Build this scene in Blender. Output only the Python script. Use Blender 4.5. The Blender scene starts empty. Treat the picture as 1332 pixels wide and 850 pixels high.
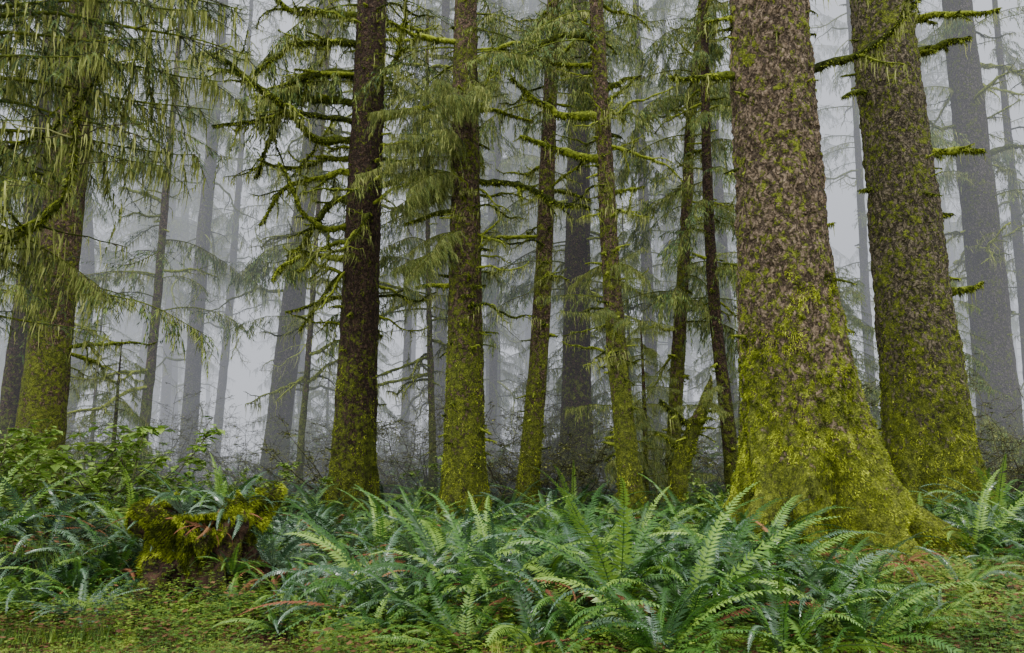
import bpy, math, random
import numpy as np
from mathutils import Vector, Matrix, Euler, noise
sc=bpy.context.scene
V=Vector
rad=math.radians
# ---------------------------------------------------------------- helpers
class MB:
    def __init__(s): s.v=[];s.f=[];s.m=[];s.t=[];s.s=[]
    def tri(s,a,b,c,m,t,sm=False):
        i=len(s.v); s.v+=[a,b,c]; s.t+=[t]*3; s.f.append((i,i+1,i+2)); s.m.append(m); s.s.append(sm)
    def quad(s,a,b,c,d,m,t,sm=False):
        i=len(s.v); s.v+=[a,b,c,d]; s.t+=[t]*4; s.f.append((i,i+1,i+2,i+3)); s.m.append(m); s.s.append(sm)
    def build(s,name,mats):
        me=bpy.data.meshes.new(name)
        me.from_pydata([tuple(p) for p in s.v],[],s.f)
        for m in mats: me.materials.append(m)
        me.polygons.foreach_set('material_index',s.m)
        me.polygons.foreach_set('use_smooth',s.s)
        a=me.attributes.new('tint','FLOAT','POINT'); a.data.foreach_set('value',s.t)
        me.update(); return me
def link(name,me,parent=None,loc=(0,0,0),rot=(0,0,0),scl=1.0):
    o=bpy.data.objects.new(name,me); sc.collection.objects.link(o)
    o.location=loc; o.rotation_euler=rot
    o.scale=(scl,scl,scl) if not isinstance(scl,tuple) else scl
    if parent: o.parent=parent
    return o
def empty(name,loc=(0,0,0)):
    o=bpy.data.objects.new(name,None); sc.collection.objects.link(o); o.location=loc; o.empty_display_size=.2; return o
def nz(x,y,z=0.0): return noise.noise(V((x,y,z)))
def tube(mb,pts,rads,n,mat,t=.5,lump=0,k=9.0):
    base=len(mb.v); up=V((0,0,1)); N=None; np_=len(pts)
    for i,p in enumerate(pts):
        T=(pts[min(i+1,np_-1)]-pts[max(i-1,0)])
        if T.length<1e-6: T=V((1,0,0))
        T.normalize()
        if N is None:
            N=T.cross(up)
            if N.length<.05: N=T.cross(V((1,0,0)))
        else: N=N-T*N.dot(T)
        N.normalize(); B=T.cross(N)
        for j in range(n):
            a=2*math.pi*j/n; d=N*math.cos(a)+B*math.sin(a)
            r=rads[i]
            if lump:
                q=(p+d*.05)*k; r*=1+lump*noise.noise(q)+lump*.6*max(0,-d.z)
            mb.v.append(p+d*r); mb.t.append(t)
    for i in range(np_-1):
        for j in range(n):
            a=base+i*n+j; b=base+i*n+(j+1)%n
            mb.f.append((a,b,b+n,a+n)); mb.m.append(mat); mb.s.append(True)
    mb.v.append(pts[-1]+(pts[-1]-pts[-2]).normalized()*rads[-1]); mb.t.append(t); e=len(mb.v)-1
    for j in range(n):
        mb.f.append((base+(np_-1)*n+j,base+(np_-1)*n+(j+1)%n,e)); mb.m.append(mat); mb.s.append(True)
def rv(R): return V((R.gauss(0,1),R.gauss(0,1),R.gauss(0,1)))
def fuzz(mb,p,r,R,n,mat,ln=.03):
    for _ in range(n):
        d=rv(R).normalized(); d.z=d.z*.8-.15
        q=p+d*r*.85; s=rv(R).normalized()*ln*.28
        mb.tri(q-s,q+s,q+d*ln*R.uniform(.5,1.3)+V((0,0,-ln*.5)),mat,R.random())
# ---------------------------------------------------------------- materials
class NT:
    def __init__(s,name):
        s.mat=bpy.data.materials.new(name); s.mat.use_nodes=True; s.nt=s.mat.node_tree; s.nt.nodes.clear()
        s.out=s.nt.nodes.new('ShaderNodeOutputMaterial')
    def n(s,ty,ins=None,**kw):
        nd=s.nt.nodes.new(ty)
        for k,v in kw.items(): setattr(nd,k,v)
        for k,v in (ins or {}).items():
            if isinstance(v,bpy.types.NodeSocket): s.nt.links.new(v,nd.inputs[k])
            else: nd.inputs[k].default_value=v
        return nd
    def math(s,op,a,b=0.0,clamp=False): return s.n('ShaderNodeMath',{0:a,1:b},operation=op,use_clamp=clamp).outputs[0]
    def mix(s,f,a,b):
        nd=s.n('ShaderNodeMix',data_type='RGBA')
        for k,v in ((0,f),(6,a),(7,b)):
            if isinstance(v,bpy.types.NodeSocket): s.nt.links.new(v,nd.inputs[k])
            else: nd.inputs[k].default_value=v if k==0 else (*v,1)
        return nd.outputs[2]
    def ramp(s,f,stops,interp='LINEAR'):
        nd=s.n('ShaderNodeValToRGB',{0:f}); cr=nd.color_ramp; cr.interpolation=interp
        while len(cr.elements)<len(stops): cr.elements.new(.5)
        for e,(p,c) in zip(cr.elements,stops): e.position=p; e.color=(*c,1) if len(c)==3 else c
        return nd.outputs[0]
    def noise(s,vec,scale,detail=4,rough=.55):
        return s.n('ShaderNodeTexNoise',{'Vector':vec,'Scale':scale,'Detail':detail,'Roughness':rough})
    def done(s,col,rough=.8,bump=None,bd=.02,spec=.3,trans=0):
        p=s.n('ShaderNodeBsdfPrincipled',{'Base Color':col,'Roughness':rough,'Specular IOR Level':spec})
        if bump is not None:
            b=s.n('ShaderNodeBump',{'Height':bump,'Distance':bd,'Strength':1.0}); s.nt.links.new(b.outputs[0],p.inputs['Normal'])
        o=p.outputs[0]
        if trans:
            tr=s.n('ShaderNodeBsdfTranslucent',{'Color':col}); m=s.n('ShaderNodeMixShader',{0:trans,1:o,2:tr.outputs[0]}); o=m.outputs[0]
        s.nt.links.new(o,s.out.inputs[0]); return s.mat
def g(v): return (v,v,v)
def bark(name,dark,light,moss_amt,moss_h,scale=13,mossbright=1.0,mossy=(.47,.58),hk=.34,crev=.33):
    s=NT(name); tc=s.n('ShaderNodeTexCoord').outputs['Object']
    wn=s.noise(tc,7,2,.6); w=s.n('ShaderNodeVectorMath',{0:wn.outputs['Color'],1:(.5,.5,.5)},operation='SUBTRACT').outputs[0]
    w=s.n('ShaderNodeVectorMath',{0:w,'Scale':.20},operation='SCALE').outputs[0]
    v=s.n('ShaderNodeVectorMath',{0:tc,1:w},operation='ADD').outputs[0]
    v=s.n('ShaderNodeMapping',{'Vector':v,'Scale':(1,1,.45)}).outputs[0]
    ed=s.n('ShaderNodeTexVoronoi',{'Vector':v,'Scale':scale,'Randomness':1.0},feature='F1')
    d1=ed.outputs['Distance']
    c=s.ramp(d1,[(.16,g(1)),(.40,g(.6)),(.62,g(0))])
    fn=s.noise(tc,34,4,.75).outputs['Fac']; big=s.noise(tc,1.6,2).outputs['Fac']
    sep=s.n('ShaderNodeSeparateColor',{0:ed.outputs['Color']}).outputs[0]
    tone=s.math('ADD',s.math('MULTIPLY',sep,.40),s.math('MULTIPLY',s.math('ADD',s.math('MULTIPLY',s.math('SUBTRACT',fn,.34),1.8),s.math('SUBTRACT',big,.42)),.7),True)
    col=s.mix(tone,dark,light)
    cc=s.math('ADD',s.math('MULTIPLY',c,.85),s.math('MULTIPLY',s.math('SUBTRACT',fn,.42),1.8),True)
    col=s.mix(cc,tuple(x*crev for x in dark),col)
    z=s.n('ShaderNodeSeparateXYZ',{0:tc}).outputs[2]
    h=s.math('SUBTRACT',1.0,s.math('DIVIDE',z,moss_h),True)
    h=s.math('MULTIPLY',h,h)
    mn=s.noise(tc,1.7,4,.72).outputs['Fac']; mn2=s.noise(tc,10,4,.75).outputs['Fac']
    mm=s.math('ADD',s.math('ADD',s.math('MULTIPLY',mn,.75),s.math('MULTIPLY',mn2,.25)),s.math('ADD',s.math('MULTIPLY',h,hk),moss_amt))
    mm=s.math('ADD',mm,s.math('MULTIPLY',s.math('SUBTRACT',mn2,.5),.85))
    mm=s.math('ADD',mm,s.math('MULTIPLY',s.math('SUBTRACT',.6,c),.10))
    mf=s.ramp(mm,[(mossy[0],g(0)),(mossy[1],g(.93))])
    b=mossbright; mf2=s.noise(tc,48,3,.75).outputs['Fac']
    mcol=s.ramp(s.math('ADD',s.math('MULTIPLY',mf2,.5),s.math('MULTIPLY',mn2,.5)),
        [(.34,(.022*b,.030*b,.004*b)),(.48,(.14*b,.175*b,.013*b)),(.64,(.46*b,.52*b,.045*b))])
    col=s.mix(mf,col,mcol)
    bh=s.math('ADD',s.math('MULTIPLY',c,1.0),s.math('MULTIPLY',fn,.8))
    bh=s.math('ADD',bh,s.math('MULTIPLY',mf,s.math('MULTIPLY',mf2,1.6)))
    return s.done(col,.85,bh,.045,.25)
M_barkA=bark('spruce_bark_scaly',(.15,.098,.058),(.46,.35,.23),-.095,4.2,17,1.0,hk=.46,crev=.2)
M_barkB=bark('spruce_bark_lichen',(.10,.078,.045),(.33,.27,.17),-.055,4.4,17,.8,hk=.38,crev=.2)
M_barkD=bark('spruce_bark_brown',(.045,.026,.016),(.15,.09,.056),-.10,4.2,20,.6,hk=.40)
M_barkE=bark('spruce_bark_mossy',(.09,.058,.036),(.29,.19,.12),-.03,6.0,20,.75,hk=.30)
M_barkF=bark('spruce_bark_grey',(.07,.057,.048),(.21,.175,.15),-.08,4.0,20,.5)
def mossmat(name,stops,transl=0):
    s=NT(name); tc=s.n('ShaderNodeTexCoord').outputs['Object']
    t=s.n('ShaderNodeAttribute',attribute_name='tint').outputs['Fac']
    f=s.math('ADD',s.math('MULTIPLY',t,.45),s.math('MULTIPLY',s.noise(tc,14,2,.7).outputs['Fac'],.6))
    col=s.ramp(f,stops); return s.done(col,.9,None,.012,.1,transl)
M_moss=mossmat('branch_moss',[(.3,(.018,.024,.005)),(.54,(.095,.12,.014)),(.8,(.38,.44,.045))])
M_mossB=mossmat('trunk_moss_tufts',[(.30,(.035,.048,.006)),(.52,(.22,.27,.018)),(.8,(.60,.67,.06))])
M_twig=mossmat('dead_twigs',[(.3,(.035,.03,.02)),(.55,(.10,.09,.05)),(.75,(.20,.21,.075))])
M_beard=mossmat('hanging_lichen',[(.25,(.09,.11,.028)),(.55,(.24,.27,.065)),(.8,(.48,.49,.17))])
def leafmat(name,stops,rough=.5,spec=.4,transl=.3,rnd=.2,ns=.3):
    s=NT(name); geo=s.n('ShaderNodeNewGeometry').outputs['Position']
    t=s.n('ShaderNodeAttribute',attribute_name='tint').outputs['Fac']
    r=s.n('ShaderNodeObjectInfo').outputs['Random']
    f=s.math('ADD',s.math('MULTIPLY',t,1-rnd-ns),s.math('ADD',s.math('MULTIPLY',r,rnd),s.math('MULTIPLY',s.noise(geo,.9,2).outputs['Fac'],ns)))
    return s.done(s.ramp(f,stops),rough,None,0,spec,transl)
M_needle=leafmat('spruce_needles',[(.15,(.018,.048,.016)),(.5,(.075,.14,.034)),(.85,(.28,.35,.065))],.6,.25,0,0,.35)
M_fern=leafmat('fern_leaf',[(.05,(.22,.13,.05)),(.10,(.015,.05,.010)),(.4,(.045,.135,.020)),(.65,(.11,.26,.033)),(.9,(.27,.44,.06))],.34,.55,.2,.12,.12)
M_fernb=leafmat('fern_leaf_bluish',[(.1,(.022,.07,.03)),(.5,(.075,.155,.075)),(.9,(.20,.29,.18))],.22,.85,0,.15,.15)
M_ferndead=leafmat('fern_leaf_withered',[(.1,(.10,.03,.018)),(.5,(.24,.095,.045)),(.9,(.40,.22,.09))],.7,.2,0)
M_shrub=leafmat('shrub_leaf',[(.1,(.07,.14,.025)),(.5,(.22,.36,.05)),(.9,(.50,.62,.15))],.4,.4,.2)
M_thick=leafmat('thicket_leaf',[(.1,(.06,.08,.02)),(.5,(.18,.20,.045)),(.9,(.38,.38,.09))],.6,.2,0)
M_herb=leafmat('herb_leaf',[(.15,(.015,.045,.008)),(.45,(.075,.165,.018)),(.65,(.21,.31,.03)),(.9,(.44,.52,.06))],.5,.35,0,.15,.5)
M_litter=leafmat('leaf_litter',[(.1,(.05,.022,.012)),(.5,(.16,.075,.035)),(.9,(.34,.19,.08))],.8,.2,0)
def groundmat():
    s=NT('forest_floor'); tc=s.n('ShaderNodeNewGeometry').outputs['Position']
    a=s.noise(tc,.8,3,.65).outputs['Fac']; b=s.noise(tc,11,4,.7).outputs['Fac']; c=s.noise(tc,45,3,.7).outputs['Fac']
    moss=s.ramp(s.math('ADD',s.math('MULTIPLY',b,.5),s.math('MULTIPLY',c,.5)),[(.34,(.02,.03,.005)),(.5,(.12,.16,.015)),(.68,(.36,.42,.045))])
    dirt=s.ramp(c,[(.3,(.018,.011,.007)),(.6,(.10,.055,.032))])
    f=s.ramp(s.math('ADD',s.math('MULTIPLY',a,.6),s.math('MULTIPLY',b,.4)),[(.47,g(0)),(.56,g(1))])
    return s.done(s.mix(f,dirt,moss),.95,s.math('ADD',b,c),.05,.1)
M_ground=groundmat()
M_stump=bark('rotten_stump',(.035,.018,.011),(.13,.07,.04),.0,1.6,9,.6,hk=-.10)
# ---------------------------------------------------------------- terrain
A=(4.05,10.9); B=(7.5,14.5)
def gh(x,y):
    z=.12*nz(x*.35,y*.35,3)+.08*nz(x*1.3,y*1.3,7)+.04*nz(x*4,y*4,1)
    z+=.22*math.exp(-((x-A[0])**2+(y-A[1])**2)/5)+.2*math.exp(-((x-B[0])**2+(y-B[1])**2)/5)
    z+=.5*math.exp(-(((x+5.0)/1.5)**2+((y-9.0)/.75)**2))
    z+=.02*max(0,min(y,60)-11)
    z+=.15*math.exp(-((x-1)/2.5)**2-((y-9)/2)**2)
    return z
def axis(lo,hi,flo,fhi,fine):
    a=[]; x=flo
    while x<fhi: a.append(x); x+=fine
    st=fine; x=fhi; 
    while x<hi: a.append(x); st*=1.25; x+=st
    a.append(hi); st=fine; x=flo; b=[]
    while True:
        st*=1.25; x-=st
        if x<=lo: break
        b.append(x)
    b.append(lo); return sorted(b+a)
mb=MB(); xs=axis(-250,250,-9,11,.09); ys=axis(-60,300,4.5,17,.09)
for y in ys:
    for x in xs: mb.v.append(V((x,y,gh(x,y)))); mb.t.append(.5)
W=len(xs)
for j in range(len(ys)-1):
    for i in range(W-1):
        a=j*W+i; mb.f.append((a,a+1,a+1+W,a+W)); mb.m.append(0); mb.s.append(True)
link('forest_ground',mb.build('forest_ground',[M_ground]))
# ---------------------------------------------------------------- trunks
def interp(ctrl,z):
    if z<=ctrl[0][0]: return ctrl[0][1:]
    for i in range(len(ctrl)-1):
        a=ctrl[i]; b=ctrl[i+1]
        if z<=b[0]:
            t=(z-a[0])/(b[0]-a[0]); p=ctrl[max(i-1,0)]; q=ctrl[min(i+2,len(ctrl)-1)]
            out=[]
            for k in (1,2,3):
                m0=(b[k]-p[k])/max(1e-6,(b[0]-p[0])) if i>0 else (b[k]-a[k])/(b[0]-a[0])
                m1=(q[k]-a[k])/max(1e-6,(q[0]-a[0])) if i+2<len(ctrl) else (b[k]-a[k])/(b[0]-a[0])
                d=b[0]-a[0]; t2=t*t; t3=t2*t
                out.append((2*t3-3*t2+1)*a[k]+(t3-2*t2+t)*d*m0+(-2*t3+3*t2)*b[k]+(t3-t2)*d*m1)
            return out
    return ctrl[-1][1:]
def surf(ctrl,lobes,seed,th,z,plate=0.0,pk=9.0):
    x,y,r=interp(ctrl,z); ct=math.cos(th); st=math.sin(th)
    rr=r*(1+.07*noise.noise(V((ct*1.1,st*1.1,z*.5+seed)))+.04*noise.noise(V((ct*3,st*3,z*1.7+seed))))
    zz=max(z,0)
    for (a,w,amp,h) in lobes:
        d=(th-a-.12*math.sin(z*3+a*5)+math.pi)%(2*math.pi)-math.pi
        rr+=amp*math.exp(-(d/w)**2)*math.exp(-zz/h)
    if plate:
        q=V((ct*r*pk,st*r*pk,z*pk*.5+seed)); q+=noise.noise_vector(q*.5)*.9
        d,_=noise.voronoi(q); e=min(1,(d[1]-d[0])*2.2)
        rr+=plate*(e-.6)*.9+plate*1.2*noise.noise(q*.7)+plate*.8*noise.noise(q*2.1)
        if z<1.8: rr+=.10*(1.8-z)/1.8*noise.noise(V((ct*6,st*6,z*4+seed)))
    return V((x+ct*rr,y+st*rr,z))
def trunk(ctrl,n,dz,mat,lobes=(),seed=0,plate=0,ztop=None,pk=9.0):
    mb=MB(); z=-.5; rows=0; zt=ctrl[-1][0]
    while z<zt:
        for j in range(n): mb.v.append(surf(ctrl,lobes,seed,2*math.pi*j/n,z,plate,pk)); mb.t.append(.5)
        rows+=1; z+=dz if (ztop is None or z<ztop) else .4
    for i in range(rows-1):
        for j in range(n):
            a=i*n+j; b=i*n+(j+1)%n; mb.f.append((a,b,b+n,a+n)); mb.m.append(0); mb.s.append(True)
    return mb.build('trunk',[mat])
# ---------------------------------------------------------------- branches
def beard(mb,p,R,L,mat=2,w=.009):
    q=p.copy(); k=3; tt=R.random(); a=R.uniform(0,3.14); s=V((math.cos(a),math.sin(a),0)); pr=None
    for i in range(k+1):
        ww=w*(1-i/k)+.001; cur=(q-s*ww,q+s*ww)
        if pr: mb.quad(pr[0],pr[1],cur[1],cur[0],mat,tt)
        pr=cur; q=q+V((R.gauss(0,.13)*L/k,R.gauss(0,.13)*L/k,-L/k))
def grow(mb,p,d,L,r,R,depth,sag=.25,fz=60,n=6,wander=.22,moss=0,up=.0,tw=3.2,lump=.45,bd=None):
    k=max(4,min(22,int(L/.12))); st=L/k; pts=[p.copy()]; rads=[r]; d=d.normalized(); dirs=[d.copy()]
    for i in range(k):
        t=i/k
        d=d+rv(R)*wander*.4*math.sqrt(st/.13)+V((0,0,(-sag*(1-t)+up*t*1.5)*st)); d.normalize()
        p=p+d*st; pts.append(p.copy()); dirs.append(d.copy()); rads.append(max(.004,r*(1-.7*(i+1)/k)*R.uniform(.75,1.3)))
    tube(mb,pts,rads,n if r>.012 else 3,moss if r>.009 else 1,R.random(),lump)
    if fz and r>.012:
        for i in range(k):
            for q in range(int(fz*st*min(1.5,r/.03))+1):
                f=R.random(); fuzz(mb,pts[i].lerp(pts[i+1],f),rads[i],R,2,0,.03+r*.5)
    if bd is not None:
        for i in range(int(L*bd)): beard(mb,R.choice(pts),R,R.uniform(.06,.38),2,.009)
    if depth>0:
        c=int(L*tw)+1
        for _ in range(c):
            i=R.randint(max(1,k//6),k-1); dd=dirs[i]
            s=dd.cross(V((0,0,1)));
            if s.length<.1: s=V((1,0,0))
            s.normalize(); s=s*R.choice((-1,1))+V((0,0,R.uniform(-.9,.5)))
            nd=dd*R.uniform(.3,.9)+s*R.uniform(.6,1)
            grow(mb,pts[i],nd,L*R.uniform(.12,.42)*(1.1-i/k*.5),rads[i]*.55,R,depth-1,sag*1.2,fz*.6,4,wander*1.3,0,up,tw*1.6,lump,bd)
    return pts,dirs
BM=[M_moss,M_twig,M_beard,M_needle]
dead=[]
for i in range(9):
    R=random.Random(100+i); mb=MB()
    grow(mb,V((0,0,0)),V((1,0,R.uniform(-.2,.35))),2.0,R.uniform(.034,.05),R,2,R.uniform(.1,.6),50,5,.5,0,R.uniform(0,.6),3.4,.6,14)
    dead.append(mb.build('mossy_branch',BM))
deadfar=[]
for i in range(7):
    R=random.Random(200+i); mb=MB()
    grow(mb,V((0,0,0)),V((1,0,R.uniform(-.1,.3))),2.4,R.uniform(.03,.045),R,2,R.uniform(.1,.6),0,4,.5,0,R.uniform(0,.4),3.2,.3,6)
    deadfar.append(mb.build('dead_branch',BM))
def live(seed,L=2.6,weep=.3,fine=True,beards=60,width=.8,hang=0,tb=0):
    R=random.Random(seed); mb=MB(); k=14; pts=[]; d=V((1,0,.2)); p=V((0,0,0))
    for i in range(k+1):
        pts.append(p.copy()); d=d+V((0,R.gauss(0,.1),-.04-weep*.03+R.gauss(0,.04)+ (0.05 if i>8 else 0))); d.normalize(); p=p+d*L/k
    tube(mb,pts,[.024*(1-.85*i/k) for i in range(k+1)],5 if fine else 3,0,.5,.3)
    ns=int(L*(6.0 if fine else 5))
    def at(t):
        f=t*k; i=min(k-1,int(f)); return pts[i].lerp(pts[i+1],f-i),(pts[i+1]-pts[i]).normalized()
    def twig(p,d,l,tt):
        d=d.normalized(); s=d.cross(V((0,0,1)))
        if s.length<.15: s=V((R.gauss(0,1),R.gauss(0,1),0))
        s=s+V((0,0,R.gauss(0,.4))); s.normalize()
        if fine:
            st=.018; m=max(3,int(l/st)); dd=d.copy(); q=p.copy()
            for i in range(m):
                dd=dd+V((0,0,-.02-.05*weep)); dd.normalize(); q2=q+dd*st
                nl=.021*(1.05-.5*i/m)
                for sg in (-1,1):
                    dr=(s*sg+dd*.8+V((0,0,R.gauss(0,.3))))
                    mb.tri(q-dd*.0038,q+dd*.0038,q+dr*nl*.8,3,tt)
                q=q2
            mb.tri(p-s*.003,p+s*.003,q,3,tt*.6)
        else:
            e=p+d*l+V((0,0,-.02-.05*weep)); w=.012
            m=p.lerp(e,.5)
            mb.quad(p,m-s*w,e,m+s*w,3,tt)
    sps=[pts[4:]]
    for i in range(ns):
        t=.1+.9*(i+R.random())/ns
        for sg in (-1,1):
            if R.random()<.2: continue
            p,d=at(min(t,.999)); env=(.3+.7*math.sin(min(1,t*1.1)*math.pi)**.7 if t<.9 else .4); sl=width*env*R.choice((.4,.7,1,1.3))*R.uniform(.8,1.1)
            sd=V((0,1,0)); sd=sd-d*sd.dot(d); sd.normalize(); dd=d*R.uniform(.1,1.3)+sd*sg+V((0,0,R.uniform(-.6,.35)-weep*.4))
            dd.normalize(); q=p.copy(); m=max(3,int(sl/(.042 if fine else .06))); tt0=R.uniform(.05,.95); sp=[q.copy()]
            for j in range(m):
                dd=dd+rv(R)*.11+V((0,0,-.02-.10*weep)); dd.normalize(); q=q+dd*sl/m; sp.append(q.copy())
                for s2 in (-1,1):
                    if R.random()<.24: continue
                    ss=dd.cross(V((0,0,1)));
                    if ss.length<.15: ss=V((0,1,0))
                    ss.normalize()
                    td=dd*R.uniform(.4,1)+ss*s2*.9+V((0,0,-weep*R.uniform(.3,2.2)+R.gauss(0,.25)))
                    twig(q,td,R.choice((.06,.1,.15,.22))*R.uniform(.8,1.2)*(1.15-.6*j/m)*(1+weep*.3),min(1,max(0,tt0+tb+R.gauss(0,.15))))
            twig(q,dd,.14,tt0)
            sps.append(sp)
            tube(mb,sp,[.006*(1-.6*x/len(sp)) for x in range(len(sp))],3,1,.4)
            if beards and R.random()<.7:
                for _ in range(int(beards/ns*1.6)): beard(mb,R.choice(sp),R,R.uniform(.06,.3))
    for _ in range(hang):
        q=R.choice(R.choice(sps)).copy(); l=R.uniform(.2,.75)*R.choice((.6,1,1)); dd=V((R.gauss(0,.5),R.gauss(0,.5),-.6)).normalized(); m=int(l/.045); tt0=R.uniform(.3,1)
        for j in range(m):
            dd=(dd+rv(R)*.12+V((0,0,-.25))).normalized(); q=q+dd*.045
            for s2 in (0,1):
                if R.random()<.25: continue
                td=dd+V((R.gauss(0,.8),R.gauss(0,.8),-.1)); twig(q,td,R.uniform(.04,.12),min(1,max(0,tt0+R.gauss(0,.12))))
            if R.random()<.5: beard(mb,q,R,R.uniform(.06,.25))
    for _ in range(beards): p,d=at(R.random()*.99); beard(mb,p,R,R.uniform(.08,.4))
    return mb.build('needle_branch',BM)
livef=[live(300+i,2.6,w,True,b,.8,hg,tb) for i,(w,b,hg,tb) in enumerate([(.2,60,0,-.1),(.5,150,15,0),(.6,380,70,.2),(.7,450,110,.3),(.4,110,10,0),(.15,30,0,-.2)])]
livec=[live(400+i,2.8,w,False,b,.8,hg,tb) for i,(w,b,hg,tb) in enumerate([(.2,30,0,0),(.5,90,20,0),(.7,160,60,.2),(.3,50,5,-.1)])]
_cache={}
def arr(me):
    if me.name in _cache: return _cache[me.name]
    nv=len(me.vertices); nl=len(me.loops); npo=len(me.polygons)
    co=np.empty(nv*3,np.float32); me.vertices.foreach_get('co',co)
    lv=np.empty(nl,np.int32); me.loops.foreach_get('vertex_index',lv)
    ls=np.empty(npo,np.int32); me.polygons.foreach_get('loop_start',ls)
    mi=np.empty(npo,np.int32); me.polygons.foreach_get('material_index',mi)
    sm=np.empty(npo,bool); me.polygons.foreach_get('use_smooth',sm)
    t=np.empty(nv,np.float32); me.attributes['tint'].data.foreach_get('value',t)
    _cache[me.name]=(co.reshape(-1,3),lv,ls,mi,sm,t); return _cache[me.name]
MERGE={}
def flush():
    for par,(o,items) in MERGE.items():
        C=[];L=[];S=[];MI=[];SM=[];T=[];vo=0;lo=0; rr=random.Random(len(items))
        for me,M in items:
            co,lv,ls,mi,sm,t=arr(me); m=np.array(M,dtype=np.float32)
            C.append(co@m[:3,:3].T+m[:3,3]); L.append(lv+vo); S.append(ls+lo); MI.append(mi); SM.append(sm); T.append(np.clip(t+rr.uniform(-.15,.15),0,1))
            vo+=len(co); lo+=len(lv)
        C=np.concatenate(C);L=np.concatenate(L);S=np.concatenate(S);MI=np.concatenate(MI);SM=np.concatenate(SM);T=np.concatenate(T)
        me=bpy.data.meshes.new('branches'); me.vertices.add(len(C)); me.vertices.foreach_set('co',C.ravel())
        me.loops.add(len(L)); me.loops.foreach_set('vertex_index',L); me.polygons.add(len(S)); me.polygons.foreach_set('loop_start',S)
        for mt in BM: me.materials.append(mt)
        me.polygons.foreach_set('material_index',MI); me.polygons.foreach_set('use_smooth',SM)
        a=me.attributes.new('tint','FLOAT','POINT'); a.data.foreach_set('value',T)
        me.update(calc_edges=True)
        for q in o: link('branches',me,q)
    MERGE.clear()
def addbr(par,ctrl,R,pool,n,zlo,zhi,s0=.6,s1=1.2,az=None,pitch=(-.25,.2),merge=True):
    merge=merge and not any(p in livef for p in pool)
    for i in range(n):
        z=R.uniform(zlo,zhi); x,y,r=interp(ctrl,z)
        a=R.uniform(0,2*math.pi) if az is None else R.uniform(*az)
        s=R.uniform(s0,s1); me=R.choice(pool); loc=V((x+math.cos(a)*r*.85,y+math.sin(a)*r*.85,z)); rot=(R.gauss(0,.2),-R.uniform(*pitch),a); sy=s*R.choice((-1,1))
        if merge:
            M=Matrix.Translation(loc)@Euler(rot).to_matrix().to_4x4()@Matrix.Diagonal((s,sy,s,1))
            key=par[0].name if isinstance(par,list) else par.name
            MERGE.setdefault(key,(par if isinstance(par,list) else [par],[]))[1].append((me,M))
        else: link('bough',me,par,loc,rot,(s,sy,s))
def mosstufts(par,ctrl,lobes,seed,n,zmax,plate,pk,ln=.035):
    R=random.Random(seed+9); mb=MB()
    for _ in range(n):
        z=zmax*R.random()**1.3-.1; th=R.uniform(0,2*math.pi)
        if noise.noise(V((math.cos(th)*2.4,math.sin(th)*2.4,z*1.6+seed)))+.7*noise.noise(V((math.cos(th)*8,math.sin(th)*8,z*6+seed)))+(1-z/zmax)*.72<.25: continue
        p=surf(ctrl,lobes,seed,th,z,plate,pk); o=V((math.cos(th),math.sin(th),0))
        s=rv(R).normalized()*ln*.25; d=o*R.uniform(.3,1)+V((0,0,-R.uniform(.1,.9)))+rv(R)*.25
        cl=min(1,max(0,.46+.9*noise.noise(V((p.x*7,p.y*7,p.z*7)))+.5*noise.noise(V((p.x*2,p.y*2,p.z*2)))+R.gauss(0,.15)))
        p-=o*.006; mb.tri(p-s,p+s,p+d*ln*R.uniform(.5,1.2),0,cl)
    link('moss',mb.build('moss_tufts',[M_mossB]),par)
allbases=[]
def tree(name,X,Y,ctrl,n,dz,mat,lobes=(),seed=0,plate=0,pk=9,ztop=None,limbs=(),stubs=20,tufts=0,tz=2.2,wd=.34):
    e=empty(name,(X,Y,gh(X,Y)-.02)); allbases.append((X,Y,ctrl[0][3]))
    link('trunk',trunk(ctrl,n,dz,mat,lobes,seed,plate,ztop,pk),e)
    R=random.Random(seed+5); mb=MB()
    for (z,az,L,r,el,sag,up,depth) in limbs:
        x,y,rr=interp(ctrl,z); a=rad(az); dx=V((math.cos(a),math.sin(a),0))
        grow(mb,V((x,y,z))+dx*rr*.8,dx+V((0,0,el)),L,r,R,depth,sag,200,8,wd,0,up,3.0,.75,16)
    for _ in range(stubs):
        z=R.uniform(1.2,min(ctrl[-1][0]*.8,.68*Y+3)); a=R.uniform(0,2*math.pi); x,y,rr=interp(ctrl,z); dx=V((math.cos(a),math.sin(a),R.uniform(-.4,.2)))
        grow(mb,V((x,y,z))+dx*rr*.9,dx,R.uniform(.06,.35),R.uniform(.015,.04),R,0,.2,90,5,.3,0,0)
    if mb.f: link('limbs',mb.build('limbs',BM),e)
    if tufts: mosstufts(e,ctrl,lobes,seed,tufts,tz,plate,pk)
    return e
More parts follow.
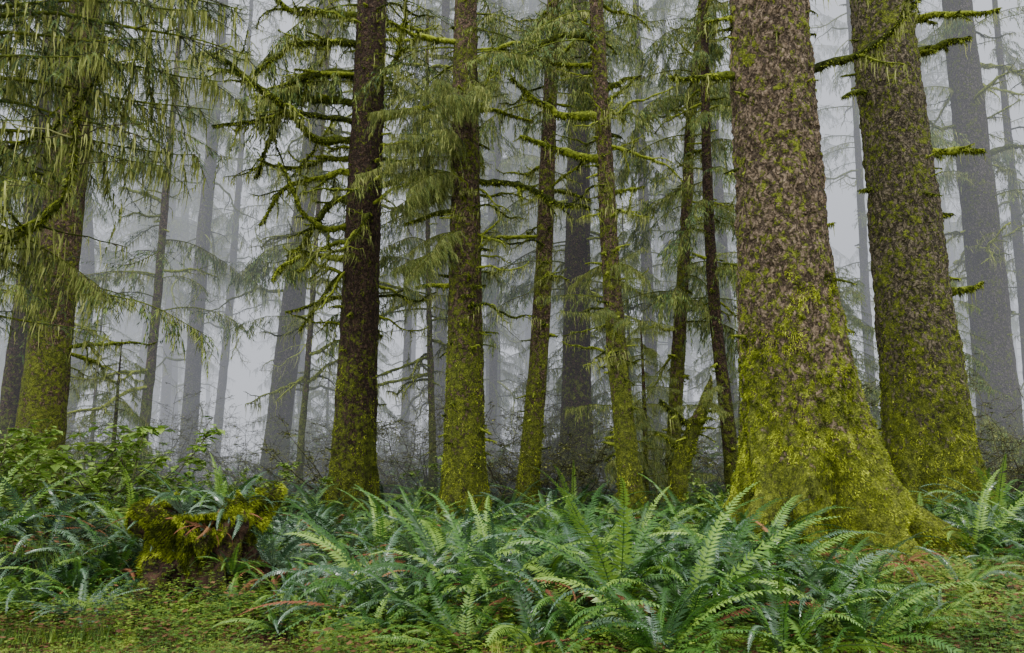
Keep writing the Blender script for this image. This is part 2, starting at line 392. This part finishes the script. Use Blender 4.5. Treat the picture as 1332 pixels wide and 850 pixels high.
# --- big spruce, right
cA=[(-.5,0,0,.98),(0,0,0,.96),(.4,-.03,0,.91),(1.1,-.07,0,.84),(2.2,-.13,0,.73),(4.4,-.24,0,.62),(7.8,-.26,0,.545),(14,-.3,0,.45),(24,-.3,0,.12)]
lA=[(rad(-14),.22,1.5,.55),(rad(-44),.16,1.05,.8),(rad(-72),.14,.95,.75),(rad(-90),.11,-.38,.8),(rad(-108),.14,.8,.85),(rad(-128),.1,-.30,.8),(rad(-150),.2,1.05,.65),(rad(165),.3,.6,.5),(rad(100),.35,.5,.5),(rad(40),.35,.6,.5)]
tA=tree('spruce_tree',A[0],A[1],cA,280,.028,M_barkA,lA,11,.028,11,9.5,
  limbs=[(6.7,190,1.1,.055,.35,.9,0,1),(6.75,-4,2.3,.055,.16,.0,.2,2),(7.95,-10,1.2,.05,.1,.4,0,1),(5.2,0,.16,.04,0,0,0,0),(4.4,-12,.2,.04,.2,0,0,0),(7.1,-100,.12,.05,0,0,0,0),(6.2,-85,.1,.05,0,0,0,0),(7.6,188,.5,.04,.2,.3,0,0)],stubs=34,tufts=190000,tz=3.8)
cB=[(-.5,.05,0,.88),(0,.03,0,.84),(.8,.02,0,.79),(2,0,0,.73),(4,-.08,0,.64),(7,-.15,0,.585),(10.5,-.25,0,.53),(16,-.3,0,.42),(27,-.3,0,.1)]
lB=[(rad(-20),.2,.45,.6),(rad(-60),.2,.35,.6),(rad(-100),.2,.4,.6),(rad(-150),.2,.4,.6),(rad(120),.4,.3,.5),(rad(50),.4,.3,.5)]
tB=tree('spruce_tree',B[0],B[1],cB,170,.045,M_barkB,lB,23,.026,11,12,
  limbs=[(6.9,-12,1.2,.085,.1,.3,0,1),(4.2,-12,.7,.085,.1,.1,0,1),(8.1,195,.7,.055,.2,.5,0,0),(6.2,190,.35,.05,0,0,0,0),(8.9,-5,1.1,.085,.4,.5,.5,1),(5.6,-30,.35,.06,.2,.1,0,0),(9.6,-10,1.6,.07,.3,.4,.2,1)],stubs=34,tufts=60000,tz=3.6)
R=random.Random(5)
cC=[(-.5,0,0,.75),(0,0,0,.72),(1.5,0,0,.62),(8,0,0,.52),(16,-.1,0,.42),(30,-.1,0,.1)]
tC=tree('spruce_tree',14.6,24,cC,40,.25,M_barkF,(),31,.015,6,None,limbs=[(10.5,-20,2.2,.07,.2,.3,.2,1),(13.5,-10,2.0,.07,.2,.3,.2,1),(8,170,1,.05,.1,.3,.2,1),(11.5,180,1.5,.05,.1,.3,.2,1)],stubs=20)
addbr(tC,cC,R,dead,16,6,16); addbr(tC,cC,R,livec,14,8,17)
# --- dark spruce with many arching limbs
cD=[(-.5,0,0,.66),(0,0,0,.62),(.8,.01,0,.50),(2.5,.03,0,.43),(6,.06,0,.39),(11.5,.12,0,.33),(18,.1,0,.25),(26,.1,0,.06)]
lD=[(rad(a),.3,.22,.5) for a in (-10,-70,-130,170,90)]
limD=[(8.3,190,4.4,.08,.42,.42,-.05,2),(6.9,180,2.8,.065,.25,.6,.35,2),(6.3,194,2.4,.06,.15,.45,.3,2),(7.5,204,2.8,.06,.45,.8,.3,2),(9.2,175,3.8,.07,.6,.7,0,2),(9.8,192,4.0,.075,.45,.6,.2,2),(10.6,198,3.4,.065,.4,.5,.5,2),(5.6,186,2.1,.05,.15,.5,.4,2),(5.3,175,1.7,.045,.1,.4,0,1),(4.7,200,1.3,.04,-.1,.3,0,1),(8.8,-14,2.0,.055,.2,.5,.3,2),(7.2,-18,1.6,.05,.1,.5,.3,2),(9.9,-5,2.3,.055,.3,.5,.3,2),(6.5,-60,1.5,.045,.1,.3,0,1),(5.9,-130,1.7,.045,.1,.3,0,1),(11.3,185,3.4,.07,.3,.3,.3,2),(9.5,-50,2,.05,.3,.5,.3,2),(7.9,165,2.7,.055,.2,.5,.3,2),(8.7,200,3.2,.055,.5,.8,.2,2)]
tD=tree('spruce_tree',-3.35,17,cD,60,.07,M_barkD,lD,41,.016,9,13,limbs=limD,stubs=50,tufts=20000,tz=3.4,wd=.40)
addbr(tD,cD,R,dead,32,4,12.5,.5,1.1)
addbr(tD,cD,R,livec,14,9.6,12.8,.8,1.3,az=(0,3.6))
# --- centre spruce with moss-hung boughs
cE=[(-.5,0,0,.52),(0,0,0,.50),(.8,0,0,.42),(2.5,-.01,0,.36),(6,-.03,0,.29),(10,-.06,0,.23),(18,-.06,0,.1),(22,0,0,.04)]
lE=[(rad(a),.3,.18,.5) for a in (-20,-80,-140,160,60)]
limE=[(6.7,-3,2.5,.065,.03,.1,.05,1),(6.1,175,1.0,.045,.1,.3,0,1),(4.6,185,.7,.045,.1,.3,0,1),(8.2,10,1.2,.045,.1,.3,.2,1),(7.6,180,1.2,.045,.2,.3,.2,1),(9.2,-20,1.8,.045,.2,.3,.2,2),(9.6,200,1.8,.045,.2,.3,.2,2)]
tE=tree('spruce_tree',-.88,15,cE,60,.06,M_barkE,lE,53,.014,10,12,limbs=limE,stubs=90,tufts=20000,tz=4.0)
addbr(tE,cE,R,[livef[2],livef[3],livef[1]],13,6.8,8.8,.5,.8,az=(-3.5,-.9),pitch=(-.2,.25))
addbr(tE,cE,R,[livef[2],livef[3]],12,4.6,6.8,.35,.6,az=(-3.5,-1.9),pitch=(-.5,.0))
addbr(tE,cE,R,dead,18,4,10.5,.35,.75)
addbr(tE,cE,R,livec,9,9.0,11.5,.6,1.1)
# --- leaning slim spruces
cF=[(-.5,0,0,.30),(0,0,0,.29),(1.5,.12,0,.23),(4,.33,0,.20),(8,.52,0,.17),(12,.68,0,.14),(20,.8,0,.04)]
tF=tree('spruce_tree',.28,17,cF,32,.1,M_barkE,(),61,.01,10,None,limbs=[(7.2,10,.9,.04,.1,.3,0,1)],stubs=50,tufts=7000,tz=3)
addbr(tF,cF,R,dead,22,5,12.5,.4,.9); addbr(tF,cF,R,livec,11,8.5,13,.6,.95)
cG=[(-.5,0,0,.56),(0,0,0,.54),(1.2,0,0,.43),(5,.06,0,.33),(12,.2,0,.27),(20,.2,0,.15),(26,.2,0,.05)]
tG=tree('spruce_tree',1.6,20,cG,40,.12,M_barkD,(),71,.014,8,None,stubs=40,tufts=4000,tz=2.5)
addbr(tG,cG,R,dead,24,5,14,.5,1.0); addbr(tG,cG,R,livec,24,5,15,.8,1.2)
cH=[(-.5,.02,0,.28),(0,0,0,.26),(1,-.08,0,.20),(3.8,-.28,0,.17),(7,-.4,0,.15),(10,-.5,0,.125),(16,-.6,0,.06),(18,-.6,0,.03)]
limH=[(7.55,186,1.9,.07,.12,.15,.0,1),(6.75,184,1.5,.07,.15,.2,.05,1),(9.1,183,1.7,.065,.3,.6,.2,1),(8.1,-5,.8,.045,.3,.5,0,1),(6.1,0,.6,.035,.2,.3,0,1),(8.6,170,.9,.045,.3,.2,.2,1)]
tH=tree('spruce_tree',2.1,14,cH,36,.07,M_barkE,(),83,.012,10,None,limbs=limH,stubs=70,tufts=6000,tz=2.5)
addbr(tH,cH,R,dead,22,3,10,.3,.8); addbr(tH,cH,R,[livef[2],livef[4],livef[1]],10,2.0,4.8,.22,.5); addbr(tH,cH,R,livec,8,8.4,11,.6,.9)
cI=[(-.5,-.02,0,.20),(0,0,0,.18),(2,.15,0,.16),(4.5,.37,.0,.15),(7,.6,0,.13),(9,.75,0,.12),(13,1.25,0,.09),(17,1.5,0,.03)]
tI=tree('spruce_tree',3.5,18,cI,24,.1,M_barkE,(),91,.01,10,None,stubs=40,tufts=3000,tz=6)
addbr(tI,cI,R,dead,16,3,13,.4,.8); addbr(tI,cI,R,[livec[2],livec[2],livec[1]],36,3.5,14,.5,.95)
cJ=[(-.5,.03,0,.17),(0,0,0,.16),(2,-.1,0,.14),(4.5,-.27,0,.12),(8,-.3,0,.10),(12,-.2,0,.07),(15,-.2,0,.03)]
tJ=tree('spruce_tree',4.4,16,cJ,20,.12,M_barkD,(),97,.01,10,None,stubs=40)
addbr(tJ,cJ,R,dead,22,3,11,.3,.7); addbr(tJ,cJ,R,[livec[2],livec[1]],16,5,11,.35,.7)
# broken mossy snag
cS=[(-.4,-.1,0,.22),(0,0,0,.2),(.8,.08,0,.17),(1.6,.3,0,.15),(2.3,.62,-.05,.12),(2.75,.74,-.05,.03)]
tS=tree('broken_mossy_snag',2.85,14.4,cS,24,.06,M_barkE,(),103,.02,10,None,limbs=[(1.9,200,.7,.06,.5,.0,0,1),(1.5,150,.6,.05,.6,0,0,1)],stubs=25,tufts=7000,tz=3)
addbr(tS,cS,R,[livef[2],livef[1]],3,1.8,2.5,.25,.4)
# left side trees
def simple(X,Y,r,h,lean,mat,seed,nd,nl,dz=.2,n=28,zlo=3,far=False):
    R=random.Random(seed)
    c=[(-.5,0,0,r*1.35),(0,0,0,r*1.3),(1.5,lean*.08,0,r*1.05),(h*.25,lean*.35,R.gauss(0,.1),r*.9),(h*.5,lean*.7,R.gauss(0,.15),r*.66),(h,lean*1.1,0,.04)]
    t=tree('spruce_tree',X,Y,c,n,dz,mat,(),seed,.014,8,None,stubs=14)
    zh=min(h*.95,.72*Y+3)
    addbr(t,c,R,deadfar if far else dead,nd,zlo,zh,.5,1.25)
    if nl: addbr(t,c,R,livec,nl,max(zlo,zh*.3),zh,.6,1.2)
    return t
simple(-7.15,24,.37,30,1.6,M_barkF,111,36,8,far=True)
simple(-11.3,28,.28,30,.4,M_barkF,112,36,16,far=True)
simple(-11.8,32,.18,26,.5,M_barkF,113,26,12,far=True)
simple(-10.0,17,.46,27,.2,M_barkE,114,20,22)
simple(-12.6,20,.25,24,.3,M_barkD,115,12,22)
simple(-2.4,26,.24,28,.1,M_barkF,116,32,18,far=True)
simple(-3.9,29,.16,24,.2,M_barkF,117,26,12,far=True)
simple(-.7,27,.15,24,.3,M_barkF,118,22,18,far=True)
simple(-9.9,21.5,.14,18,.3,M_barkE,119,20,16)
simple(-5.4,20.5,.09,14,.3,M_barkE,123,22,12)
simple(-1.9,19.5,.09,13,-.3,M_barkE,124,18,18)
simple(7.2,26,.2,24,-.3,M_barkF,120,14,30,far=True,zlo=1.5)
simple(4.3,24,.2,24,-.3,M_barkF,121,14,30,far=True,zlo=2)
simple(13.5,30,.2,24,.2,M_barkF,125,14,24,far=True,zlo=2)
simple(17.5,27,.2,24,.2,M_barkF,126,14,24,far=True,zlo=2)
# near tree just off the left side, its boughs hang into view
cL=[(-.5,0,0,.5),(0,0,0,.45),(2,0,0,.33),(8,0,0,.25),(16,0,0,.06)]
tL=tree('spruce_tree',-7.0,8.3,cL,40,.1,M_barkE,(),131,.014,8,None,limbs=[(3.5,8,3.2,.04,.2,.1,.15,2),(3.0,-5,2.6,.03,.22,.0,.15,2),(4.6,12,2.8,.03,.1,.2,.2,2)],stubs=20)
for z,a,s,pi_,k in [(6.0,-.05,1.15,.05,0),(6.4,.35,1.3,.0,1),(5.6,-.35,1.0,-.05,4),(5.3,.1,1.1,-.05,5),(4.9,.5,1.1,-.1,1),(6.8,.1,1.4,.05,5),(3.35,.05,.75,-.05,0),(3.2,-.3,.7,-.05,4),(4.2,.3,.9,-.15,2),(6.6,-.3,1.2,.0,4),(4.6,-.1,.8,-.1,0),(7.3,.3,1.4,0,0),(5.0,.25,1.2,0,4),(3.6,.5,1.0,-.05,5),(5.9,.6,1.3,0,1),(5.6,.2,1.3,.05,0),(6.2,.0,1.5,0,5),(2.9,.2,.9,0,5)]:
    link('bough',livef[k],tL,(math.cos(a)*.2,math.sin(a)*.2,z),(.1*math.sin(z*9),-pi_,a),s)
# ---------------------------------------------------------------- distant forest
far=empty('distant_spruce_forest',(0,0,0))
ftr=[]
for i in range(7):
    R=random.Random(500+i); r=R.uniform(.14,.32); h=34
    c=[(-.5,0,0,r*1.3),(1.5,0,0,r),(h*.2,R.gauss(0,.3),0,r*.9),(h*.4,R.gauss(0,.5),0,r*.75),(h,R.gauss(0,.8),0,.04)]
    ftr.append([trunk(c,12,.6,M_barkF,(),i),c,h,[]])
R=random.Random(77); n=0; used=[]
while n<60:
    y=30+48*R.random()**1.2; x=R.uniform(-.78,.78)*y
    if any((x-a)**2+(y-b)**2<6 for a,b in used): continue
    if .365<x/y<.46: continue
    used.append((x,y)); n+=1
    tm=R.choice(ftr); s=R.uniform(.7,1.15)
    e=empty('distant_tree_%d'%n,(x,y,gh(x,y)-.1)); e.parent=far; e.rotation_euler=(R.gauss(0,.025),R.gauss(0,.025),R.uniform(0,6.28)); e.scale=(s,s,s)
    link('trunk',tm[0],e); tm[3].append(e)
for i,(tm,c,h,es) in enumerate(ftr):
    if not es: continue
    R=random.Random(540+i); d=i%2
    addbr(es,c,R,deadfar,10 if d else 34,3,28,.8,1.6)
    addbr(es,c,R,livec,80 if d else 40,3 if d else 9,33,.9,1.7,pitch=(-.4,.1))
# ---------------------------------------------------------------- young hemlocks
def young(X,Y,h,seed,nb):
    R=random.Random(seed); e=empty('young_hemlock_tree',(X,Y,gh(X,Y)))
    c=[(-.2,0,0,.07),(h*.5,R.gauss(0,.08),0,.045),(h,0,0,.01)]
    link('trunk',trunk(c,10,.2,M_barkD,(),seed),e)
    for i in range(nb):
        z=h*(.12+.87*i/nb); a=i*2.4+R.random(); x,y,r=interp(c,z); s=(.28+.55*(1-z/h))*R.uniform(.8,1.1)*min(1,h/6); pool=livef if Y<17 else livec
        M=Matrix.Translation((x,y,z))@Euler((R.gauss(0,.1),R.uniform(.0,.25),a)).to_matrix().to_4x4()@Matrix.Diagonal((s,s,s,1))
        if Y<17: link('bough',R.choice(pool),e,(x,y,z),(R.gauss(0,.1),R.uniform(.0,.25),a),s)
        else: MERGE.setdefault(e.name,([e],[]))[1].append((R.choice(pool),M))
for a in [(2.55,15.6,4.2,601,34),(1.5,22,7,602,50),(9.0,21.5,6.5,603,110),(6.2,23,6,604,50),(-4.6,26,5,605,40),(-9.4,19,4.2,606,40),(11.6,21,6,607,50),(3.0,21,8,608,60),(-12.5,24,7,609,50),(5.6,19.5,3.4,610,34),(-6.5,29,6,611,44),(-.5,30,7,612,44),(-9,33,8,613,44),(3.5,30,9,614,60),(10.5,27,8,615,80),(7.9,19,4,616,50)]: young(*a)
flush()
# ---------------------------------------------------------------- ferns
def fern(seed,nf,L,mat=0,flat=0.0):
    R=random.Random(seed); mb=MB()
    for f in range(nf):
        az=2*math.pi*(f+R.uniform(-.4,.4))/nf*1.0; el=rad(R.uniform(22,80)-flat*25); l=L*R.uniform(.6,1.1)
        bend=rad(R.uniform(50,125)); S=V((-math.sin(az),math.cos(az),R.gauss(0,.3))).normalized(); p=V((math.cos(az),math.sin(az),0))*.03
        k=40; m=mat; tt=R.uniform(.12,1.0); curl=R.gauss(0,.6)
        if R.random()<.07: m=2; el*=.5
        elif m==0 and f%9==4: m=1
        pts=[]
        for i in range(k+1):
            t=i/k; e2=el-bend*t*(.4+.6*t); a2=az+curl*t*t*.6
            T=V((math.cos(a2)*math.cos(e2),math.sin(a2)*math.cos(e2),math.sin(e2)))
            pts.append((p.copy(),T)); p=p+T*l/k
        ps=[q[0] for q in pts][::5]
        tube(mb,ps,[.0045*(1-.7*i/len(ps)) for i in range(len(ps))],3,m,.25)
        wm=.095*l*R.uniform(.85,1.15); v=R.uniform(.05,.35)
        for i in range(4,k+1):
            t=i/k; p,T=pts[i]; N=S.cross(T).normalized()
            if N.z<0: N=-N
            w=wm*min(1,(t-.04)*6)*(1-t)**.62+.004; bw=l/k*.46
            for sg in (-1,1):
                if R.random()<.05: continue
                d=(S*sg+T*(.22+.5*t)).normalized()+N*v*.5+rv(R)*.07
                tw=N*(.002*sg)
                mid=p+d*w*.35; tip=p+d*w+T*w*.16-N*w*v-V((0,0,w*.12))
                ttt=min(1,max(.12,tt+R.gauss(0,.06)))
                i0=len(mb.v)
                mb.v+=[p-T*bw*.45,p+T*bw*.5,mid+T*bw+tw,mid-T*bw-tw,tip]; mb.t+=[ttt]*5
                mb.f+=[(i0,i0+1,i0+2,i0+3),(i0+3,i0+2,i0+4)]; mb.m+=[m,m]; mb.s+=[False,False]
    return mb.build('fern_fronds',[M_fern,M_fernb,M_ferndead])
ferns=[fern(700+i,n,l,m,fl) for i,(n,l,m,fl) in enumerate([(24,1.05,0,0),(28,.95,0,.4),(22,1.15,0,-.2),(24,.95,1,.3),(26,1.0,0,.2),(20,.8,1,.5),(30,1.1,0,.1),(18,1.2,0,-.4)])]
deadf=[fern(750+i,12,.8,2,.9) for i in range(2)]
R=random.Random(31)
near=[(.2,5.9,1.05,0),(1.0,5.7,1.1,6),(1.9,5.85,1.05,4),(2.6,6.2,1.0,6),(-.35,6.2,1.0,1),(.55,6.4,1.15,0),(1.35,6.4,1.2,7),(2.1,6.6,1.15,4),(-.75,6.7,1.0,4),(.1,6.8,1.1,6),(.9,7.0,1.25,7),(1.75,7.2,1.3,6),(2.7,7.1,1.1,4),(2.5,7.9,1.25,6),(3.2,7.5,.95,0),(-1.2,7.5,1.05,3),(-.2,7.8,1.15,3),(.7,8.1,1.25,6),(1.6,8.3,1.25,2),(-.7,7.2,1.0,5),(0,7.4,1.0,3),(2.7,8.8,1.0,2),(3.3,8.5,.8,1),(5.95,9.2,1.0,1),(6.5,9.8,1.2,2),(7.1,10.4,1.2,0),(6.3,9.0,1.05,4),(5.5,8.3,.75,0),(-5.6,8.9,.95,3),(-4.9,9.2,1.0,3),(-4.4,8.6,.9,5),(-6.2,9.3,1.0,3),(-2.2,8.6,1.05,3),(-1.7,8.1,1.05,3),(-5.2,8.2,.9,5),(-5.9,8.3,.95,3),(-2.1,7.8,.9,1),(-4.2,8.0,.75,0),(3.7,7.2,.6,1),(4.3,7.9,.6,0),(-4.9,7.7,.8,1),(-1.5,7.1,.85,4),(-2.6,7.6,.6,0),(3.2,6.6,.75,1),(4.9,7.2,.5,0),(-1.1,6.5,.7,1),(-3.4,7.5,.5,5),(-4.6,7.3,.5,0),(4.0,6.7,.4,0),(-1.9,6.8,.5,0),(4.9,8.6,.5,4),(-5.4,7.6,.6,0)]
for x,y,s,i in near:
    link('sword_fern',ferns[i],None,(x,y,gh(x,y)+.02),(R.gauss(0,.08),R.gauss(0,.08),R.uniform(0,6.28)),s)
for x,y,s in [(-2.4,8.25,.9),(6.4,9.3,1.1),(.2,6.9,.8),(-1.9,9.6,1),(6.9,9.7,1.2),(5.9,9.0,.9),(2.9,8.4,1),(-.9,8.6,1),(-4.1,9.5,1),(3.9,8.2,.6)]:
    link('withered_fern',deadf[0],None,(x,y,gh(x,y)+.2),(0,0,x*7),s)
fm=empty('sword_fern_undergrowth')
pts=[(x,y) for x,y,_,_ in near]; n=0; tries=0
while tries<15000 and n<850:
    tries+=1
    y=7.0+16*R.random()**1.3; x=R.uniform(-.72,.72)*y
    if y<7.9+.4*math.sin(x*2) and not(-1.8<x<2.9): continue
    if (x-A[0])**2+((y-A[1]))**2<1.75**2 or (x-B[0])**2+(y-B[1])**2<1.4**2: continue
    if 3.3<x<5.7 and y<10.4 and R.random()<.85: continue
    if x>5.5 and y<8.6: continue
    if (x+3.2)**2+(y-8.4)**2<.6: continue
    if any((x-a)**2+(y-b)**2<(r+.2)**2 for a,b,r in allbases): continue
    dmin=.36 if y<13 else .55
    if any((x-a)**2+(y-b)**2<dmin**2 for a,b in pts): continue
    pts.append((x,y)); n+=1
    pool=ferns if R.random()<.93 else deadf
    if (x<-2 and R.random()<.5) or R.random()<.15: pool=[ferns[3],ferns[5]]
    s=R.uniform(.55,1.35)*(.5 if 3.3<x<5.7 and y<10.4 else 1)
    link('fern',R.choice(pool),fm,(x,y,gh(x,y)+.0),(R.gauss(0,.15),R.gauss(0,.15),R.uniform(0,6.28)),s)
# ---------------------------------------------------------------- low herbs, moss, litter
def patch(seed,n,tall):
    R=random.Random(seed); mb=MB()
    for _ in range(n):
        x=R.uniform(-.6,.6); y=R.uniform(-.6,.6); hh=.4+1.3*(nz(x*3,y*3,seed)+.5); h=R.uniform(.0,.06)*(1+R.random())*hh*tall
        a=R.uniform(0,6.28); l=R.uniform(.008,.022)*(1+.25*(tall>1.2)); tt=min(1,max(0,.5+nz(x*4,y*4,seed+3)*.9+R.gauss(0,.2)))
        kind=R.random()
        if kind<.45:
            for q in range(3):
                b=a+q*2.09; d=V((math.cos(b),math.sin(b),R.uniform(-.2,.3))); s=V((-d.y,d.x,0))*l*.5; c=V((x,y,h))
                mb.quad(c,c+d*l*.6+s,c+d*l,c+d*l*.6-s,0,tt)
        elif kind<.85:
            d=V((math.cos(a)*.5,math.sin(a)*.5,1)); s=V((-math.sin(a),math.cos(a),0))*.0024; c=V((x,y,-.01)); L2=R.uniform(.03,.12)*hh
            mb.tri(c-s,c+s,c+d*L2,0,tt)
        else:
            d=V((math.cos(a),math.sin(a),R.uniform(-.3,.3))); s=V((-d.y,d.x,R.uniform(-.3,.3)))*l*.8; c=V((x,y,h*.5+.015))
            mb.quad(c,c+d*l+s,c+d*l*2.2,c+d*l-s,1,R.random())
    return mb.build('herb_patch',[M_herb,M_litter])
patches=[patch(800+i,n,t) for i,(n,t) in enumerate(((2600,.8),(3600,1),(4200,1.6),(4200,2.4)))]
hc=empty('forest_floor_herbs_and_moss')
y=5.2
while y<11.5:
    x=-.75*y-.5
    while x<.75*y+.5:
        px=x+R.uniform(-.2,.2); py=y+R.uniform(-.2,.2)
        z=gh(px,py); nx=(gh(px+.3,py)-gh(px-.3,py))/.6; ny=(gh(px,py+.3)-gh(px,py-.3))/.6
        link('herbs',patches[min(3,max(0,int(2+2.8*nz(px*.8,py*.8,5)+R.gauss(0,.7))))],hc,(px,py,z),(math.atan(ny),-math.atan(nx),R.uniform(0,6.28)),R.uniform(.95,1.3)); x+=.9
    y+=.9
# ---------------------------------------------------------------- mossy stump
st=empty('mossy_tree_stump',(-3.2,8.5,gh(-3.2,8.5)-.08)); st.scale=(1.12,1.12,1.05)
cs=[(-.2,0,0,.60),(0,0,0,.55),(.25,0,0,.45),(.6,0,0,.46),(.85,0,0,.44),(.98,0,0,.28)]
ls=[(rad(-60),.2,.30,.3),(rad(-95),.12,-.12,.5),(rad(-125),.2,.25,.3),(rad(170),.3,.3,.4),(rad(10),.3,.25,.3)]
mb=MB(); n=140; rows=0; z=-.2; R=random.Random(3)
def sk(th,z):
    q=noise.noise(V((math.cos(th)*2.2,math.sin(th)*2.2,z*3))); return .2*q+.08*noise.noise(V((math.cos(th)*6,math.sin(th)*6,z*5)))
def stop_(th):
    ct,sn=math.cos(th),math.sin(th); return .3*noise.noise(V((ct*1.7,sn*1.7,9)))+.16*noise.noise(V((ct*6,sn*6,9)))
while z<.9:
    for j in range(n):
        th=2*math.pi*j/n; p=surf(cs,ls,7,th,z,.05,6); ct,sn=math.cos(th),math.sin(th); k=sk(th,z)
        mb.v.append(V((p.x+ct*k,p.y+sn*k,p.z*(1+stop_(th))))); mb.t.append(.5)
    rows+=1; z+=.02
for i in range(rows-1):
    for j in range(n):
        a=i*n+j; b=i*n+(j+1)%n; mb.f.append((a,b,b+n,a+n)); mb.m.append(0); mb.s.append(True)
c0=len(mb.v); mb.v.append(V((0,0,.62))); mb.t.append(.5)
for j in range(n): mb.f.append(((rows-1)*n+j,(rows-1)*n+(j+1)%n,c0)); mb.m.append(0); mb.s.append(True)
link('stump',mb.build('stump',[M_stump]),st)
mb=MB()
for _ in range(60000):
    th=R.uniform(0,6.28); z=.92*R.random()**.6
    if noise.noise(V((math.cos(th)*2,math.sin(th)*2,z*3+4)))+.5*noise.noise(V((math.cos(th)*7,math.sin(th)*7,z*6)))+(z-.6)*.9<-.06: continue
    p=surf(cs,ls,7,th,z,.05,6); o=V((math.cos(th),math.sin(th),0)); p+=o*sk(th,z); p.z*=1+stop_(th)
    cl=min(1,max(0,.3+.9*noise.noise(p*6)+R.gauss(0,.15)))
    s=rv(R).normalized()*.007; mb.tri(p-s,p+s,p+(o*R.uniform(.2,1)+V((0,0,R.uniform(-.9,.4))))*.04,0,cl)
for _ in range(9000):
    a=R.uniform(0,6.28); r=.44*math.sqrt(R.random()); p=V((math.cos(a)*r,math.sin(a)*r,.66+.3*r+.14*nz(math.cos(a)*r*3,math.sin(a)*r*3,5))); s=rv(R).normalized()*.01
    mb.tri(p-s,p+s,p+V((R.gauss(0,.5),R.gauss(0,.5),1))*.06,0,R.random()*.7)
link('moss',mb.build('stump_moss',[M_mossB,M_litter]),st)
for (x,y,z,s,i,t) in [(-.2,.1,.78,.75,3,0),(.25,.0,.8,.65,3,0),(-.5,-.1,.45,.65,5,.3),(.0,.3,.8,.8,1,0),(.38,-.3,.3,.55,1,.3),(.6,.2,.3,.8,3,0),(-.8,.1,.2,.85,3,0),(-.7,-.4,.05,.5,1,0)]:
    link('fern_on_stump',ferns[i],st,(x,y,z),(t,0,x*9),s)
link('withered_fern',deadf[0],st,(.15,-.33,.72),(.5,0,1),.5)
# ---------------------------------------------------------------- shrubs
def shrub(seed,ns,L,leaf=.05,nl=22,lm=None):
    R=random.Random(seed); mb=MB()
    for i in range(ns):
        a=R.uniform(0,6.28); d=V((math.cos(a)*R.uniform(.3,1),math.sin(a)*R.uniform(.3,1),1.2))
        grow(mb,V((R.gauss(0,.1),R.gauss(0,.1),0)),d,L*R.uniform(.6,1.1),.012,R,2,.3,0,4,.35,1,0,4,.1)
    vs=[p for p in mb.v if p.z>L*.25]
    for _ in range(nl*ns):
        p=R.choice(vs); a=R.uniform(0,6.28); d=V((math.cos(a),math.sin(a),R.uniform(-.6,.3))).normalized(); s=d.cross(V((0,0,1))).normalized(); l=leaf*R.uniform(.6,1.4); tt=R.random()
        n=s.cross(d)*l*.12
        mb.quad(p,p+d*l*.5+s*l*.32+n,p+d*l,p+d*l*.5-s*l*.32+n,2,tt)
    return mb.build('shrub',[M_moss,M_twig,lm or M_shrub])
sh=[shrub(900,10,1.5,.12,80),shrub(901,10,1.6,.11,90),shrub(902,14,2.2,.06,110,M_thick),shrub(903,14,3.0,.055,60,M_thick)]
for x,y,s,i in [(-6.0,10.4,1.4,0),(-5.3,11.1,1.3,1),(-7.2,11.3,1.5,0),(-7.9,12.2,1.4,1),(-8.6,12.8,1.4,0),(-6.7,9.8,1.25,1),(-6.2,12.4,1.3,1),(-5.5,9.9,1.1,0),(-4.5,15.5,.9,0),(-1.4,17.5,1,1),(5.9,16.5,1,0),(-9.4,14,1.4,1),(3.2,13,.7,1)]:
    link('leafy_shrub',sh[i],None,(x,y,gh(x,y)),(0,0,x*3),s)
th=empty('understory_thicket'); R=random.Random(88)
for _ in range(150):
    y=R.uniform(17.5,34); x=R.uniform(-.72,.72)*y
    link('thicket_shrub',sh[R.choice((1,2,3,3,2))],th,(x,y,gh(x,y)),(0,0,R.uniform(0,6.28)),R.uniform(.7,1.35))
# ---------------------------------------------------------------- mist bank (absorbing haze, its added glow stands in for scattered daylight)
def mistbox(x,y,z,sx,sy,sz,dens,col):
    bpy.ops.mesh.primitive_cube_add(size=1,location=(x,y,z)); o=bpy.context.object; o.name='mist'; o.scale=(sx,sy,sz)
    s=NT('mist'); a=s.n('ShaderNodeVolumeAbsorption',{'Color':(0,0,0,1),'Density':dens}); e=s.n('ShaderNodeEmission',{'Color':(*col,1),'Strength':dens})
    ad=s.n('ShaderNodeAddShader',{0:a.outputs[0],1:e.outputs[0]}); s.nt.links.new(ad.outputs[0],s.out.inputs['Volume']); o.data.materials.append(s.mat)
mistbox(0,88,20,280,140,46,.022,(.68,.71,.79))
# ---------------------------------------------------------------- light
w=bpy.data.worlds.new('World'); sc.world=w; w.use_nodes=True; nt=w.node_tree; bg=nt.nodes['Background']
sky=nt.nodes.new('ShaderNodeTexSky'); sky.sky_type='NISHITA'; sky.sun_disc=False; sky.sun_elevation=rad(60); sky.sun_rotation=rad(235)
hs=nt.nodes.new('ShaderNodeHueSaturation'); hs.inputs['Saturation'].default_value=.15; hs.inputs['Value'].default_value=2.9
nt.links.new(sky.outputs[0],hs.inputs['Color']); nt.links.new(hs.outputs[0],bg.inputs[0]); bg.inputs[1].default_value=.15
sd=bpy.data.lights.new('sun','SUN'); sd.energy=1.5; sd.angle=rad(12); sd.color=(1,.97,.92); so=link('sun',sd); so.rotation_euler=(rad(30),0,rad(55))
cd=bpy.data.cameras.new('camera'); cam=link('camera',cd,None,(0,0,1.5),(rad(99),0,0)); cd.lens=28; cd.sensor_width=36; cd.clip_end=800; sc.camera=cam
